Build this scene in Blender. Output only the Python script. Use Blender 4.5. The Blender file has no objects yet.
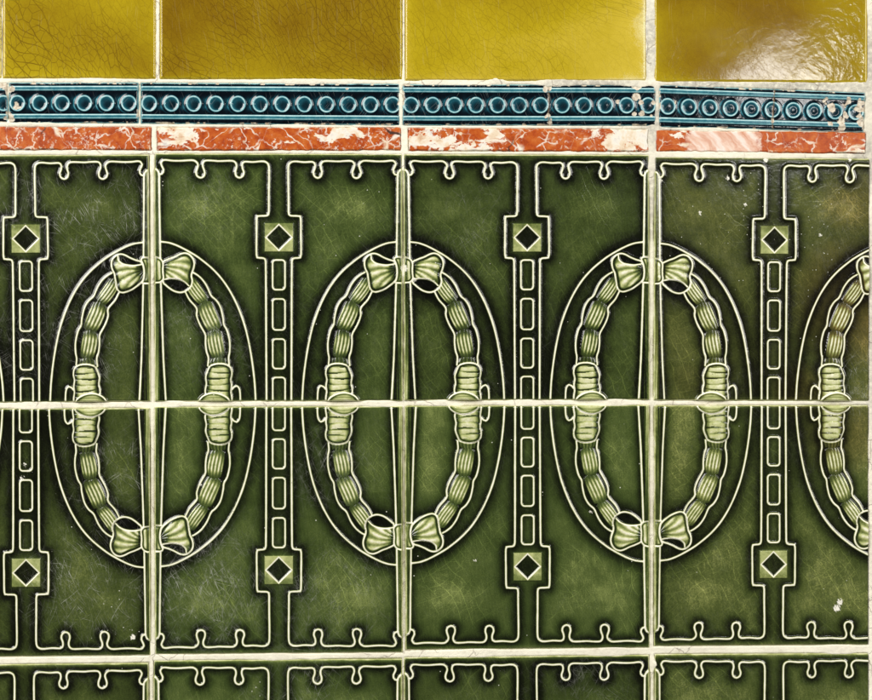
import bpy, math, random
import numpy as np
from mathutils import Vector

rng = np.random.default_rng(7)
random.seed(7)
scene = bpy.context.scene
COL = scene.collection

# ------------------------------------------------------------------ camera
S = 0.1524 / 250.0            # metres per photo pixel on the wall: the relief tiles are six inch tiles
Z0 = 1.10                     # height of the picture centre on the wall
DIST, YAW = 0.95, math.radians(2.0)
HALF = 436 * S / DIST         # tan of half the horizontal angle
fwd = (math.sin(YAW), math.cos(YAW))
rgt = (math.cos(YAW), -math.sin(YAW))
cam_pos = (-DIST * fwd[0], -DIST * fwd[1])


def wall(px, py):
    """where on the wall (x, z) a point measured in the photograph lies"""
    a = (px - 436) / 436 * HALF
    b = (350 - py) / 436 * HALF
    dx, dy = fwd[0] + rgt[0] * a, fwd[1] + rgt[1] * a
    t = -cam_pos[1] / dy
    return cam_pos[0] + dx * t, Z0 + b * t


cd = bpy.data.cameras.new('camera')
cam = bpy.data.objects.new('camera', cd)
COL.objects.link(cam)
cam.location = (cam_pos[0], cam_pos[1], Z0)
cam.rotation_euler = (math.pi / 2, 0, -YAW)
cd.sensor_fit = 'HORIZONTAL'
cd.angle = 2 * math.atan(HALF)
cd.clip_start, cd.clip_end = 0.01, 100
scene.camera = cam

# ------------------------------------------------------------------ numpy noise


def hash2(ix, iy, seed):
    h = (ix.astype(np.int64) * 374761393 + iy.astype(np.int64) * 668265263 + seed * 1442695041) & 0x7fffffff
    h = ((h ^ (h >> 13)) * 1274126177) & 0x7fffffff
    return ((h ^ (h >> 16)) & 0xffff) / 65535.0


def vnoise(x, y, seed=0):
    ix, iy = np.floor(x), np.floor(y)
    fx, fy = x - ix, y - iy
    fx, fy = fx * fx * (3 - 2 * fx), fy * fy * (3 - 2 * fy)
    a, b = hash2(ix, iy, seed), hash2(ix + 1, iy, seed)
    c, d = hash2(ix, iy + 1, seed), hash2(ix + 1, iy + 1, seed)
    return (a * (1 - fx) + b * fx) * (1 - fy) + (c * (1 - fx) + d * fx) * fy


def fbm(x, y, seed=0, octs=3):
    s, a, t = 0, 1.0, 0
    for k in range(octs):
        s = s + a * vnoise(x * 2 ** k, y * 2 ** k, seed + 17 * k)
        t += a
        a *= 0.5
    return s / t


def sstep(a, b, x):
    t = np.clip((x - a) / (b - a), 0, 1)
    return t * t * (3 - 2 * t)


# ------------------------------------------------------------------ materials
def new_mat(name):
    m = bpy.data.materials.new(name)
    m.use_nodes = True
    nt = m.node_tree
    nt.nodes.clear()
    return m, nt


class G:
    """small node-graph helper"""
    def __init__(self, nt):
        self.nt = nt

    def n(self, typ, **kw):
        nd = self.nt.nodes.new(typ)
        for k, v in kw.items():
            setattr(nd, k, v)
        return nd

    def link(self, a, b):
        self.nt.links.new(a, b)

    def put(self, sock, v):
        if hasattr(v, 'is_output'):
            self.link(v, sock)
        else:
            sock.default_value = v

    def math(self, op, a, b=0.0, c=0.0, clamp=False):
        nd = self.n('ShaderNodeMath', operation=op, use_clamp=clamp)
        self.put(nd.inputs[0], a)
        self.put(nd.inputs[1], b)
        self.put(nd.inputs[2], c)
        return nd.outputs[0]

    def mapr(self, v, a, b, c=0.0, d=1.0, smooth=True):
        nd = self.n('ShaderNodeMapRange')
        nd.interpolation_type = 'SMOOTHSTEP' if smooth else 'LINEAR'
        self.put(nd.inputs[0], v)
        for i, q in enumerate((a, b, c, d)):
            self.put(nd.inputs[1 + i], q)
        return nd.outputs[0]

    def mix(self, f, a, b, blend='MIX'):
        nd = self.n('ShaderNodeMix', data_type='RGBA', blend_type=blend)
        self.put(nd.inputs[0], f)
        self.put(nd.inputs[6], a)
        self.put(nd.inputs[7], b)
        return nd.outputs[2]

    def attr(self, name, kind='GEOMETRY', out='Fac'):
        nd = self.n('ShaderNodeAttribute', attribute_type=kind, attribute_name=name)
        return nd.outputs[out]

    def ramp(self, f, stops, interp='LINEAR'):
        nd = self.n('ShaderNodeValToRGB')
        cr = nd.color_ramp
        cr.interpolation = interp
        while len(cr.elements) < len(stops):
            cr.elements.new(0.5)
        for e, (p, c) in zip(cr.elements, stops):
            e.position = p
            e.color = (*c, 1)
        self.put(nd.inputs[0], f)
        return nd.outputs[0]

    def pos(self):
        return self.n('ShaderNodeNewGeometry').outputs['Position']

    def mapping(self, v, rot=(0, 0, 0), scale=(1, 1, 1), loc=(0, 0, 0)):
        nd = self.n('ShaderNodeMapping')
        self.put(nd.inputs[0], v)
        nd.inputs[1].default_value = loc
        nd.inputs[2].default_value = rot
        nd.inputs[3].default_value = scale
        return nd.outputs[0]

    def noise(self, v, scale, detail=2.0, rough=0.5, dist=0.0, out=0):
        nd = self.n('ShaderNodeTexNoise')
        self.put(nd.inputs['Vector'], v)
        nd.inputs['Scale'].default_value = scale
        nd.inputs['Detail'].default_value = detail
        nd.inputs['Roughness'].default_value = rough
        nd.inputs['Distortion'].default_value = dist
        return nd.outputs[out]

    def voro(self, v, scale, feature='F1', out='Distance', rand=1.0):
        nd = self.n('ShaderNodeTexVoronoi', feature=feature, voronoi_dimensions='2D')
        sp = self.n('ShaderNodeSeparateXYZ')
        cb = self.n('ShaderNodeCombineXYZ')
        self.put(sp.inputs[0], v)
        self.link(sp.outputs[0], cb.inputs[0])
        self.link(sp.outputs[2], cb.inputs[1])
        self.link(cb.outputs[0], nd.inputs['Vector'])
        nd.inputs['Scale'].default_value = scale
        nd.inputs['Randomness'].default_value = rand
        return nd.outputs[out]

    def vadd(self, a, b, s=1.0):
        m = self.n('ShaderNodeVectorMath', operation='MULTIPLY_ADD')
        self.put(m.inputs[0], b)
        m.inputs[1].default_value = (s, s, s)
        self.put(m.inputs[2], a)
        return m.outputs[0]

    def warp(self, v, scale, amount):
        c = self.noise(v, scale, 2.0, out=1)
        sub = self.n('ShaderNodeVectorMath', operation='SUBTRACT')
        self.put(sub.inputs[0], c)
        sub.inputs[1].default_value = (0.5, 0.5, 0.5)
        return self.vadd(v, sub.outputs[0], amount)

    def shift(self, v):
        """each tile its own piece of the pattern, from its own number"""
        a = self.attr('pattern_seed', 'OBJECT')
        cmb = self.n('ShaderNodeCombineXYZ')
        self.put(cmb.inputs[0], self.math('MULTIPLY', a, 1.37))
        self.put(cmb.inputs[1], self.math('MULTIPLY', a, 3.11))
        self.put(cmb.inputs[2], self.math('MULTIPLY', a, 2.23))
        return self.vadd(v, cmb.outputs[0])

    def scratches(self, v, ang, sx, sy, thr, seed):
        w = self.warp(v, 22.0, 0.012)
        w = self.mapping(w, rot=(0, ang, 0), loc=(seed, 0, seed * 1.7))
        w = self.mapping(w, scale=(sx, 1, sy))
        n = self.noise(w, 1.0, 0.0)
        return self.mapr(n, thr, thr + 0.045)

    def arcs(self, v, ang, freq, width, bend):
        """long curved hairlines, roughly side by side, that start and stop"""
        sp = self.n('ShaderNodeSeparateXYZ')
        self.put(sp.inputs[0], self.mapping(v, rot=(0, ang, 0)))
        n = self.noise(v, 9.0, 1.0)
        ph = self.math('ADD', self.math('MULTIPLY', sp.outputs[0], freq), self.math('MULTIPLY', n, bend))
        cell = self.math('FLOOR', ph)
        f = self.math('ABSOLUTE', self.math('SUBTRACT', self.math('FRACT', ph), 0.5))
        line = self.mapr(f, width, width * 0.3)
        cb = self.n('ShaderNodeCombineXYZ')
        self.put(cb.inputs[0], self.math('MULTIPLY', cell, 7.31))
        self.put(cb.inputs[1], self.math('MULTIPLY', sp.outputs[2], 42.0))
        gate = self.mapr(self.noise(cb.outputs[0], 1.0, 1.0), 0.42, 0.50)
        return self.math('MULTIPLY', line, gate)

    def spots(self, v, pts):
        """soft mask of patches on the wall: list of (px, py, radius px, amount)"""
        total = None
        for px, py, r, amt in pts:
            x, z = wall(px, py)
            d = self.n('ShaderNodeVectorMath', operation='DISTANCE')
            flat = self.n('ShaderNodeVectorMath', operation='MULTIPLY')
            self.put(flat.inputs[0], v)
            flat.inputs[1].default_value = (1, 0, 1)
            self.put(d.inputs[0], flat.outputs[0])
            d.inputs[1].default_value = (x, 0, z)
            m = self.mapr(d.outputs['Value'], r * S, r * S * 0.15, 0.0, amt)
            total = m if total is None else self.math('MAXIMUM', total, m)
        return total

    def finish(self, color, rough, bump_h=None, bump_s=0.3, bump_d=0.001, spec=0.5, coat=0.0):
        p = self.n('ShaderNodeBsdfPrincipled')
        self.put(p.inputs['Base Color'], color)
        self.put(p.inputs['Roughness'], rough)
        self.put(p.inputs['Specular IOR Level'], spec)
        if bump_h is not None:
            b = self.n('ShaderNodeBump')
            b.inputs['Strength'].default_value = bump_s
            b.inputs['Distance'].default_value = bump_d
            self.put(b.inputs['Height'], bump_h)
            self.link(b.outputs[0], p.inputs['Normal'])
        o = self.n('ShaderNodeOutputMaterial')
        self.link(p.outputs[0], o.inputs[0])


def mat_green():
    m, nt = new_mat('green_majolica_glaze')
    g = G(nt)
    P = g.pos()
    Q = g.shift(P)
    t = g.attr('glaze_depth')
    # the glaze is not evenly deep: broad pools, fine streaks from the brush
    pool = g.noise(Q, 16.0, 3.0, 0.55)
    streak = g.noise(g.mapping(Q, rot=(0, 0.18, 0)), 1.0, 2.0)
    sm = g.mapping(g.mapping(Q, rot=(0, 0.16, 0)), scale=(900, 1, 130))
    fine = g.noise(sm, 1.0, 3.0, 0.6)
    grain = g.noise(Q, 1500.0, 2.0, 0.6)
    body = g.mapr(t, 0.22, 0.42)
    d1 = g.math('MULTIPLY', g.math('SUBTRACT', pool, 0.5), 0.25)
    d2 = g.math('MULTIPLY', g.math('SUBTRACT', fine, 0.5), 0.16)
    d3 = g.math('MULTIPLY', g.math('SUBTRACT', grain, 0.5), 0.20)
    tone = g.attr('tone', 'OBJECT')
    d = g.math('ADD', g.math('ADD', d1, d2), g.math('ADD', d3, tone))
    t2 = g.math('ADD', t, g.math('MULTIPLY', d, body), clamp=True)
    t2 = g.math('ADD', t2, g.math('MULTIPLY', g.math('SUBTRACT', grain, 0.5), 0.08), clamp=True)
    thin = g.math('MULTIPLY', g.math('SUBTRACT', g.noise(Q, 120.0, 4.0, 0.7), 0.5), 0.20)
    t2 = g.math('ADD', t2, thin, clamp=True)
    col = g.ramp(t2, [
        (0.00, (0.90, 0.88, 0.77)),
        (0.06, (0.82, 0.80, 0.62)),
        (0.15, (0.50, 0.53, 0.23)),
        (0.28, (0.176, 0.216, 0.064)),
        (0.40, (0.074, 0.103, 0.0265)),
        (0.52, (0.041, 0.062, 0.0145)),
        (0.66, (0.0205, 0.031, 0.0078)),
        (0.82, (0.0066, 0.0092, 0.0030)),
        (1.00, (0.0016, 0.0018, 0.0010))])
    tint = g.math('MAXIMUM', g.attr('brown_tint', 'OBJECT'), g.spots(P, [(840, 430, 70, .55), (800, 390, 50, .7), (690, 380, 45, .4), (855, 300, 110, .9), (860, 200, 80, .6)]))
    col = g.mix(g.math('MULTIPLY', tint, body), col, g.mix(1.0, col, (1.65, 0.90, 0.95, 1), 'MULTIPLY'))
    # crazing of the glaze: long curved hairlines
    w = g.warp(Q, 14.0, 0.035)
    w = g.warp(w, 90.0, 0.003)
    l1 = g.arcs(w, 0.62, 190.0, 0.045, 5.0)
    l2 = g.arcs(w, -0.85, 150.0, 0.035, 3.0)
    c2 = g.voro(g.mapping(g.mapping(w, rot=(0, 0.5, 0)), scale=(1.3, 1, 0.8)), 150.0, 'DISTANCE_TO_EDGE')
    cl = g.math('MAXIMUM', g.math('MAXIMUM', l1, g.math('MULTIPLY', l2, 0.7)), g.math('MULTIPLY', g.mapr(c2, 0.03, 0.008), 0.6))
    cpatch = g.mapr(g.noise(Q, 26.0, 2.0), 0.38, 0.62)
    craze = g.math('MULTIPLY', g.math('MULTIPLY', cl, cpatch), body)
    lift = g.mix(1.0, col, (2.3, 2.2, 2.2, 1), 'MULTIPLY')
    col = g.mix(g.math('MULTIPLY', craze, 0.75), col, lift)
    # scratches of many directions, thick in worn patches
    s = None
    for i, (ang, sx, sy, thr) in enumerate([(0.10, 3400, 38, .725), (0.42, 3000, 34, .732), (-0.28, 3600, 30, .73), (0.62, 3900, 45, .725),
                                            (0.85, 3000, 40, .73), (-0.95, 3200, 45, .735), (1.35, 3600, 40, .745), (-0.55, 1700, 22, .765)]):
        q = g.scratches(Q, ang, sx, sy, thr, 3.1 * i + 0.7)
        s = q if s is None else g.math('MAXIMUM', s, q)
    wear = g.spots(P, [(95, 225, 85, 1.0), (60, 300, 90, .55), (110, 360, 60, .6), (20, 345, 60, .55), (85, 585, 95, .75),
                       (200, 590, 90, .6), (205, 335, 70, .35), (330, 595, 80, .35), (475, 230, 70, .2), (20, 200, 60, .6),
                       (860, 380, 55, .45), (110, 470, 75, .6), (300, 690, 90, .45), (590, 690, 60, .22), (840, 240, 70, .12),
                       (200, 200, 60, .25), (330, 470, 60, .35)])
    patchy = g.mapr(g.noise(Q, 75.0, 3.0, 0.6), 0.36, 0.66)
    base = g.math('MULTIPLY', patchy, 0.05)
    amt = g.math('MAXIMUM', g.math('MULTIPLY', wear, g.math('ADD', g.math('MULTIPLY', patchy, 0.8), 0.2)), base)
    s = g.math('MULTIPLY', g.math('MULTIPLY', s, amt), g.mapr(g.noise(Q, 330.0, 2.0), 0.35, 0.65, 0.15, 0.85), clamp=True)
    scuff = g.math('MULTIPLY', g.mapr(g.noise(Q, 900.0, 4.0, 0.75), 0.52, 0.85), g.math('MULTIPLY', wear, patchy))
    s = g.math('MAXIMUM', g.math('MULTIPLY', s, 0.95), g.math('MULTIPLY', scuff, 0.34), clamp=True)
    col = g.mix(s, col, (0.56, 0.57, 0.51, 1))
    # pits: small dark pinholes and pale chips
    vd = g.n('ShaderNodeTexVoronoi', feature='F1')
    g.put(vd.inputs['Vector'], Q)
    vd.inputs['Scale'].default_value = 420
    sel = g.n('ShaderNodeSeparateColor')
    g.link(vd.outputs['Color'], sel.inputs[0])
    dot = g.mapr(vd.outputs['Distance'], g.math('ADD', g.math('MULTIPLY', sel.outputs[1], 0.16), 0.06), 0.03)
    dark = g.math('MULTIPLY', dot, g.math('GREATER_THAN', sel.outputs[0], 0.84))
    col = g.mix(g.math('MULTIPLY', dark, 0.7), col, (0.006, 0.006, 0.004, 1))
    chipmask = g.math('MAXIMUM', g.spots(P, [(735, 220, 85, .34), (800, 240, 90, .30), (700, 260, 60, .25), (835, 345, 60, .15), (60, 500, 70, .06), (100, 620, 60, .1)]), 0.02)
    pale = g.math('MULTIPLY', dot, g.math('LESS_THAN', sel.outputs[0], chipmask))
    col = g.mix(pale, col, (0.80, 0.80, 0.70, 1))
    big = g.math('ADD', g.spots(P, [(837, 608, 7, .9), (840, 602, 6, .9), (133, 637, 5, .9), (131, 630, 4, .5), (404, 268, 7, .8), (200, 484, 4, .6), (766, 160, 5, .9),
                                    (414, 280, 4, .8), (591, 512, 4, .6), (475, 560, 4, .6), (25, 465, 5, .6), (24, 340, 4, .5), (22, 478, 5, .6), (30, 470, 5, .5), (728, 178, 4, .8), (700, 213, 4, .7), (745, 205, 4, .7), (820, 235, 4, .7), (660, 180, 5, .7), (652, 168, 5, .9), (850, 160, 4, .8)]),
                 g.math('MULTIPLY', g.math('SUBTRACT', g.noise(g.mapping(g.mapping(P, rot=(0, 0.6, 0)), scale=(1.0, 1, 0.45)), 1300.0, 4.0, 0.7), 0.5), 2.6))
    big = g.mapr(big, 0.52, 0.75)
    col = g.mix(big, col, (0.82, 0.80, 0.70, 1))
    s = g.math('MAXIMUM', s, big)
    rough = g.math('ADD', g.math('MULTIPLY', s, 0.45), 0.13)
    rough = g.math('ADD', rough, g.math('MULTIPLY', g.mapr(g.noise(Q, 40.0, 3.0), 0.4, 0.8), 0.10))
    bh = g.math('ADD', g.math('MULTIPLY', g.noise(Q, 190.0, 2.0), 1.0), g.math('MULTIPLY', grain, 0.12))
    bh = g.math('SUBTRACT', bh, g.math('MULTIPLY', craze, 0.08))
    g.finish(col, rough, bh, 0.24, 0.0006, 0.5)
    return m


def mat_blue():
    m, nt = new_mat('blue_majolica_glaze')
    g = G(nt)
    Q = g.shift(g.pos())
    t = g.attr('glaze_depth')
    chip = g.attr('chip')
    n = g.noise(Q, 260.0, 3.0, 0.6)
    grain = g.noise(Q, 1600.0, 2.0)
    t2 = g.math('ADD', t, g.math('MULTIPLY', g.math('SUBTRACT', n, 0.5), 0.22), clamp=True)
    t2 = g.math('ADD', t2, g.math('MULTIPLY', g.math('SUBTRACT', grain, 0.5), 0.10), clamp=True)
    col = g.ramp(t2, [
        (0.00, (0.70, 0.82, 0.80)),
        (0.10, (0.38, 0.60, 0.61)),
        (0.22, (0.07, 0.28, 0.34)),
        (0.38, (0.012, 0.095, 0.132)),
        (0.55, (0.0055, 0.040, 0.058)),
        (0.75, (0.0022, 0.011, 0.018)),
        (0.90, (0.0012, 0.0035, 0.007)),
        (1.00, (0.0008, 0.0015, 0.003))])
    cn = g.noise(Q, 700.0, 3.0)
    body = g.mix(g.mapr(cn, 0.3, 0.75), (0.72, 0.66, 0.54, 1), (0.42, 0.34, 0.24, 1))
    cm = g.mapr(chip, 0.42, 0.55)
    col = g.mix(cm, col, body)
    stain = g.attr('stain')
    col = g.mix(stain, col, (0.20, 0.13, 0.07, 1))
    sc = g.math('MAXIMUM', g.scratches(Q, 0.3, 1900, 60, .72, 4.0), g.scratches(Q, -0.7, 1900, 70, .73, 9.0))
    col = g.mix(g.math('MULTIPLY', sc, 0.10), col, (0.5, 0.55, 0.55, 1))
    rough = g.math('ADD', g.math('MULTIPLY', cm, 0.6), 0.12)
    bh = g.math('ADD', g.noise(Q, 230.0, 2.0), g.math('MULTIPLY', grain, 0.1))
    g.finish(col, rough, bh, 0.2, 0.0005, 0.5)
    return m


def mat_yellow():
    m, nt = new_mat('amber_yellow_glaze')
    g = G(nt)
    P = g.pos()
    Q = g.shift(P)
    t = g.attr('glaze_depth')
    pool = g.noise(g.mapping(Q, scale=(1.0, 1, 1.4)), 9.0, 3.0, 0.45)
    grain = g.noise(Q, 1400.0, 2.0)
    fine = g.noise(Q, 160.0, 3.0, 0.6)
    tone = g.attr('tone', 'OBJECT')
    d = g.math('ADD', g.math('MULTIPLY', g.math('SUBTRACT', pool, 0.5), 1.05), tone)
    d = g.math('ADD', d, g.math('MULTIPLY', g.math('SUBTRACT', fine, 0.5), 0.12))
    d = g.math('ADD', d, g.math('MULTIPLY', g.math('SUBTRACT', grain, 0.5), 0.14))
    t2 = g.math('ADD', t, g.math('MULTIPLY', d, g.mapr(t, 0.05, 0.3)), clamp=True)
    col = g.ramp(t2, [
        (0.00, (0.80, 0.72, 0.36)),
        (0.14, (0.58, 0.44, 0.045)),
        (0.34, (0.42, 0.315, 0.009)),
        (0.50, (0.31, 0.215, 0.006)),
        (0.68, (0.205, 0.118, 0.004)),
        (0.84, (0.120, 0.056, 0.003)),
        (1.00, (0.060, 0.024, 0.002))])
    # crazing: long curving dark hairlines joined by short ones
    w = g.warp(Q, 9.0, 0.07)
    w = g.warp(w, 60.0, 0.004)
    a1 = g.arcs(w, 0.85, 250.0, 0.060, 7.0)
    a2 = g.arcs(w, 0.45, 170.0, 0.045, 5.0)
    c2 = g.voro(g.mapping(g.mapping(w, rot=(0, 0.25, 0)), scale=(1.25, 1, 0.85)), 235.0, 'DISTANCE_TO_EDGE')
    l1 = g.math('MAXIMUM', a1, a2)
    l2 = g.math('MULTIPLY', g.mapr(c2, 0.055, 0.014), 0.8)
    pm = g.mapr(g.noise(Q, 20.0, 2.0), 0.32, 0.58, 0.3, 1.0)
    craze = g.math('MULTIPLY', g.math('MULTIPLY', g.math('MAXIMUM', l1, l2), pm), g.attr('crazing', 'OBJECT'))
    col = g.mix(g.math('MULTIPLY', craze, 0.62), col, (0.075, 0.033, 0.004, 1))
    sc = g.scratches(Q, 0.1, 1800, 60, .73, 2.0)
    col = g.mix(g.math('MULTIPLY', sc, 0.06), col, (0.7, 0.62, 0.35, 1))
    vd = g.n('ShaderNodeTexVoronoi', feature='F1')
    g.put(vd.inputs['Vector'], Q)
    vd.inputs['Scale'].default_value = 140
    sel = g.n('ShaderNodeSeparateColor')
    g.link(vd.outputs['Color'], sel.inputs[0])
    dot = g.mapr(vd.outputs['Distance'], g.math('ADD', g.math('MULTIPLY', sel.outputs[1], 0.06), 0.03), 0.01)
    col = g.mix(g.math('MULTIPLY', dot, g.math('GREATER_THAN', sel.outputs[0], 0.92)), col, (0.05, 0.03, 0.01, 1))
    # surface ripple, stronger on the tile by the corner
    rip = g.noise(g.warp(Q, 60.0, 0.008), 230.0, 3.0, 0.5)
    peel = g.math('ADD', g.spots(P, [(885, 40, 110, 0.9)]), 0.13)
    rip = g.math('MULTIPLY', rip, peel)
    bh = g.math('ADD', g.math('MULTIPLY', rip, g.attr('ripple', 'OBJECT')), g.math('MULTIPLY', craze, -0.06))
    bh = g.math('ADD', bh, g.math('MULTIPLY', grain, 0.03))
    g.finish(col, 0.10, bh, 0.5, 0.00045, 0.5)
    return m


def mat_marble():
    m, nt = new_mat('red_breccia_marble')
    g = G(nt)
    Q = g.shift(g.pos())
    w = g.warp(Q, 70.0, 0.007)
    w = g.warp(w, 330.0, 0.0022)
    big = g.noise(g.mapping(w, rot=(0, -0.5, 0), scale=(0.8, 1, 1.5)), 34.0, 5.0, 0.66)
    open_ = g.attr('whiteness', 'OBJECT')
    patch = g.mapr(g.math('ADD', big, open_), 0.572, 0.592)
    v1 = g.voro(g.mapping(w, rot=(0, 0.6, 0), scale=(0.8, 1, 1.3)), 36.0, 'DISTANCE_TO_EDGE')
    v2 = g.voro(g.warp(w, 260.0, 0.005), 95.0, 'DISTANCE_TO_EDGE')
    wid = g.noise(Q, 60.0, 2.0)
    veins = g.mapr(v1, g.math('ADD', g.math('MULTIPLY', g.mapr(wid, 0.50, 0.75), 0.13), 0.0015), 0.0005)
    thin = g.math('MULTIPLY', g.mapr(v2, 0.060, 0.02), g.mapr(g.noise(Q, 75.0, 2.0), 0.44, 0.58))
    flk = g.mapr(g.noise(w, 480.0, 5.0, 0.7), 0.545, 0.60)
    fm = g.mapr(g.noise(Q, 62.0, 3.0), 0.46, 0.60)
    white = g.math('MAXIMUM', patch, g.math('MAXIMUM', veins, g.math('MAXIMUM', g.math('MULTIPLY', thin, 0.75), g.math('MULTIPLY', flk, g.math('MULTIPLY', fm, 0.8)))), clamp=True)
    rn = g.noise(Q, 170.0, 5.0, 0.72)
    red = g.ramp(rn, [(0.25, (0.20, 0.018, 0.004)), (0.45, (0.42, 0.068, 0.007)), (0.60, (0.52, 0.120, 0.016)), (0.80, (0.60, 0.25, 0.09))])
    pn = g.noise(w, 150.0, 5.0, 0.68)
    pale = g.ramp(pn, [(0.25, (0.55, 0.30, 0.16)), (0.42, (0.76, 0.63, 0.46)), (0.55, (0.84, 0.79, 0.69)), (0.75, (0.58, 0.56, 0.53))])
    col = g.mix(white, red, pale)
    bl = g.math('ADD', g.spots(g.pos(), [(724, 140, 62, 1.0)]), g.math('MULTIPLY', g.math('SUBTRACT', g.noise(Q, 110.0, 4.0, 0.65), 0.5), 1.0))
    pinkish = g.math('MULTIPLY', g.attr('bleached', 'OBJECT'), g.mapr(bl, 0.42, 0.62))
    sk = g.noise(g.mapping(g.mapping(w, rot=(0, 0.75, 0)), scale=(260, 1, 45)), 1.0, 3.0, 0.6)
    col = g.mix(g.math('MULTIPLY', pinkish, 0.9), col, g.ramp(sk, [(0.3, (0.62, 0.30, 0.19)), (0.5, (0.78, 0.55, 0.43)), (0.66, (0.86, 0.76, 0.68))]))
    crk = g.voro(g.mapping(g.warp(Q, 120.0, 0.01), scale=(1.0, 1, 0.5)), 17.0, 'DISTANCE_TO_EDGE')
    col = g.mix(g.math('MULTIPLY', g.mapr(crk, 0.011, 0.003), g.mapr(g.noise(Q, 22.0), 0.5, 0.6)), col, (0.06, 0.03, 0.02, 1))
    bh = g.noise(Q, 500.0, 3.0)
    g.finish(col, 0.34, bh, 0.2, 0.0004, 0.4)
    return m


def mat_grout():
    m, nt = new_mat('lime_grout')
    g = G(nt)
    P = g.pos()
    n1 = g.noise(P, 28.0, 4.0, 0.6)
    n2 = g.noise(P, 330.0, 4.0, 0.65)
    n3 = g.noise(P, 1700.0, 3.0, 0.6)
    col = g.mix(g.mapr(n1, 0.35, 0.7), (0.88, 0.85, 0.70, 1), (0.78, 0.74, 0.61, 1))
    col = g.mix(g.math('MULTIPLY', g.mapr(n2, 0.52, 0.75), 0.30), col, (0.50, 0.46, 0.37, 1))
    col = g.mix(g.math('MULTIPLY', g.mapr(n3, 0.60, 0.80), 0.5), col, (0.26, 0.23, 0.18, 1))
    cement = g.spots(P, [(650, 40, 60, .7), (590, 82, 75, .8), (700, 84, 70, .75), (800, 84, 90, .8), (655, 120, 45, .7), (655, 200, 60, .6),
                         (870, 60, 75, .8), (869, 160, 50, .8), (869, 330, 160, .6)])
    col = g.mix(g.math('MULTIPLY', cement, g.mapr(n2, 0.25, 0.6)), col, (0.40, 0.38, 0.33, 1))
    hair = g.voro(g.warp(P, 200.0, 0.006), 70.0, 'DISTANCE_TO_EDGE')
    hm = g.math('MULTIPLY', g.mapr(hair, 0.03, 0.01), g.mapr(g.noise(P, 40.0, 2.0), 0.52, 0.60))
    col = g.mix(g.math('MULTIPLY', hm, 0.4), col, (0.2, 0.13, 0.09, 1))
    grime = g.mapr(g.noise(P, 95.0, 5.0, 0.7), 0.55, 0.72)
    col = g.mix(g.math('MULTIPLY', grime, 0.35), col, (0.42, 0.37, 0.26, 1))
    bh = g.math('ADD', n2, g.math('MULTIPLY', n3, 0.4))
    bh = g.math('SUBTRACT', bh, hm)
    g.finish(col, 0.85, bh, 0.5, 0.001, 0.25)
    return m


M_GREEN, M_BLUE, M_YELLOW, M_MARBLE, M_GROUT = mat_green(), mat_blue(), mat_yellow(), mat_marble(), mat_grout()


# ------------------------------------------------------------------ objects
def link(o, parent=None):
    COL.objects.link(o)
    if parent:
        o.parent = parent
    return o


def mesh_obj(name, me, parent=None):
    return link(bpy.data.objects.new(name, me), parent)


def empty(name, loc):
    o = bpy.data.objects.new(name, None)
    o.empty_display_size = 0.02
    o.location = loc
    return link(o)


def tag(o, label, cat, group=None):
    o['label'], o['category'] = label, cat
    if group:
        o['group'] = group


def make_mesh(name, co, quads, mat, normals=None, attrs=None):
    me = bpy.data.meshes.new(name)
    me.vertices.add(len(co))
    me.vertices.foreach_set('co', np.ascontiguousarray(co, dtype=np.float32).ravel())
    me.loops.add(quads.size)
    me.loops.foreach_set('vertex_index', np.ascontiguousarray(quads, dtype=np.int32).ravel())
    me.polygons.add(len(quads))
    me.polygons.foreach_set('loop_start', np.arange(0, quads.size, 4, dtype=np.int32))
    me.polygons.foreach_set('use_smooth', np.ones(len(quads), dtype=bool))
    me.update(calc_edges=True)
    me.materials.append(mat)
    for k, v in (attrs or {}).items():
        a = me.attributes.new(k, 'FLOAT', 'POINT')
        a.data.foreach_set('value', np.ascontiguousarray(v, dtype=np.float32))
    if normals is not None:
        me.normals_split_custom_set_from_vertices(np.ascontiguousarray(normals, dtype=np.float32).tolist())
    return me


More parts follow.
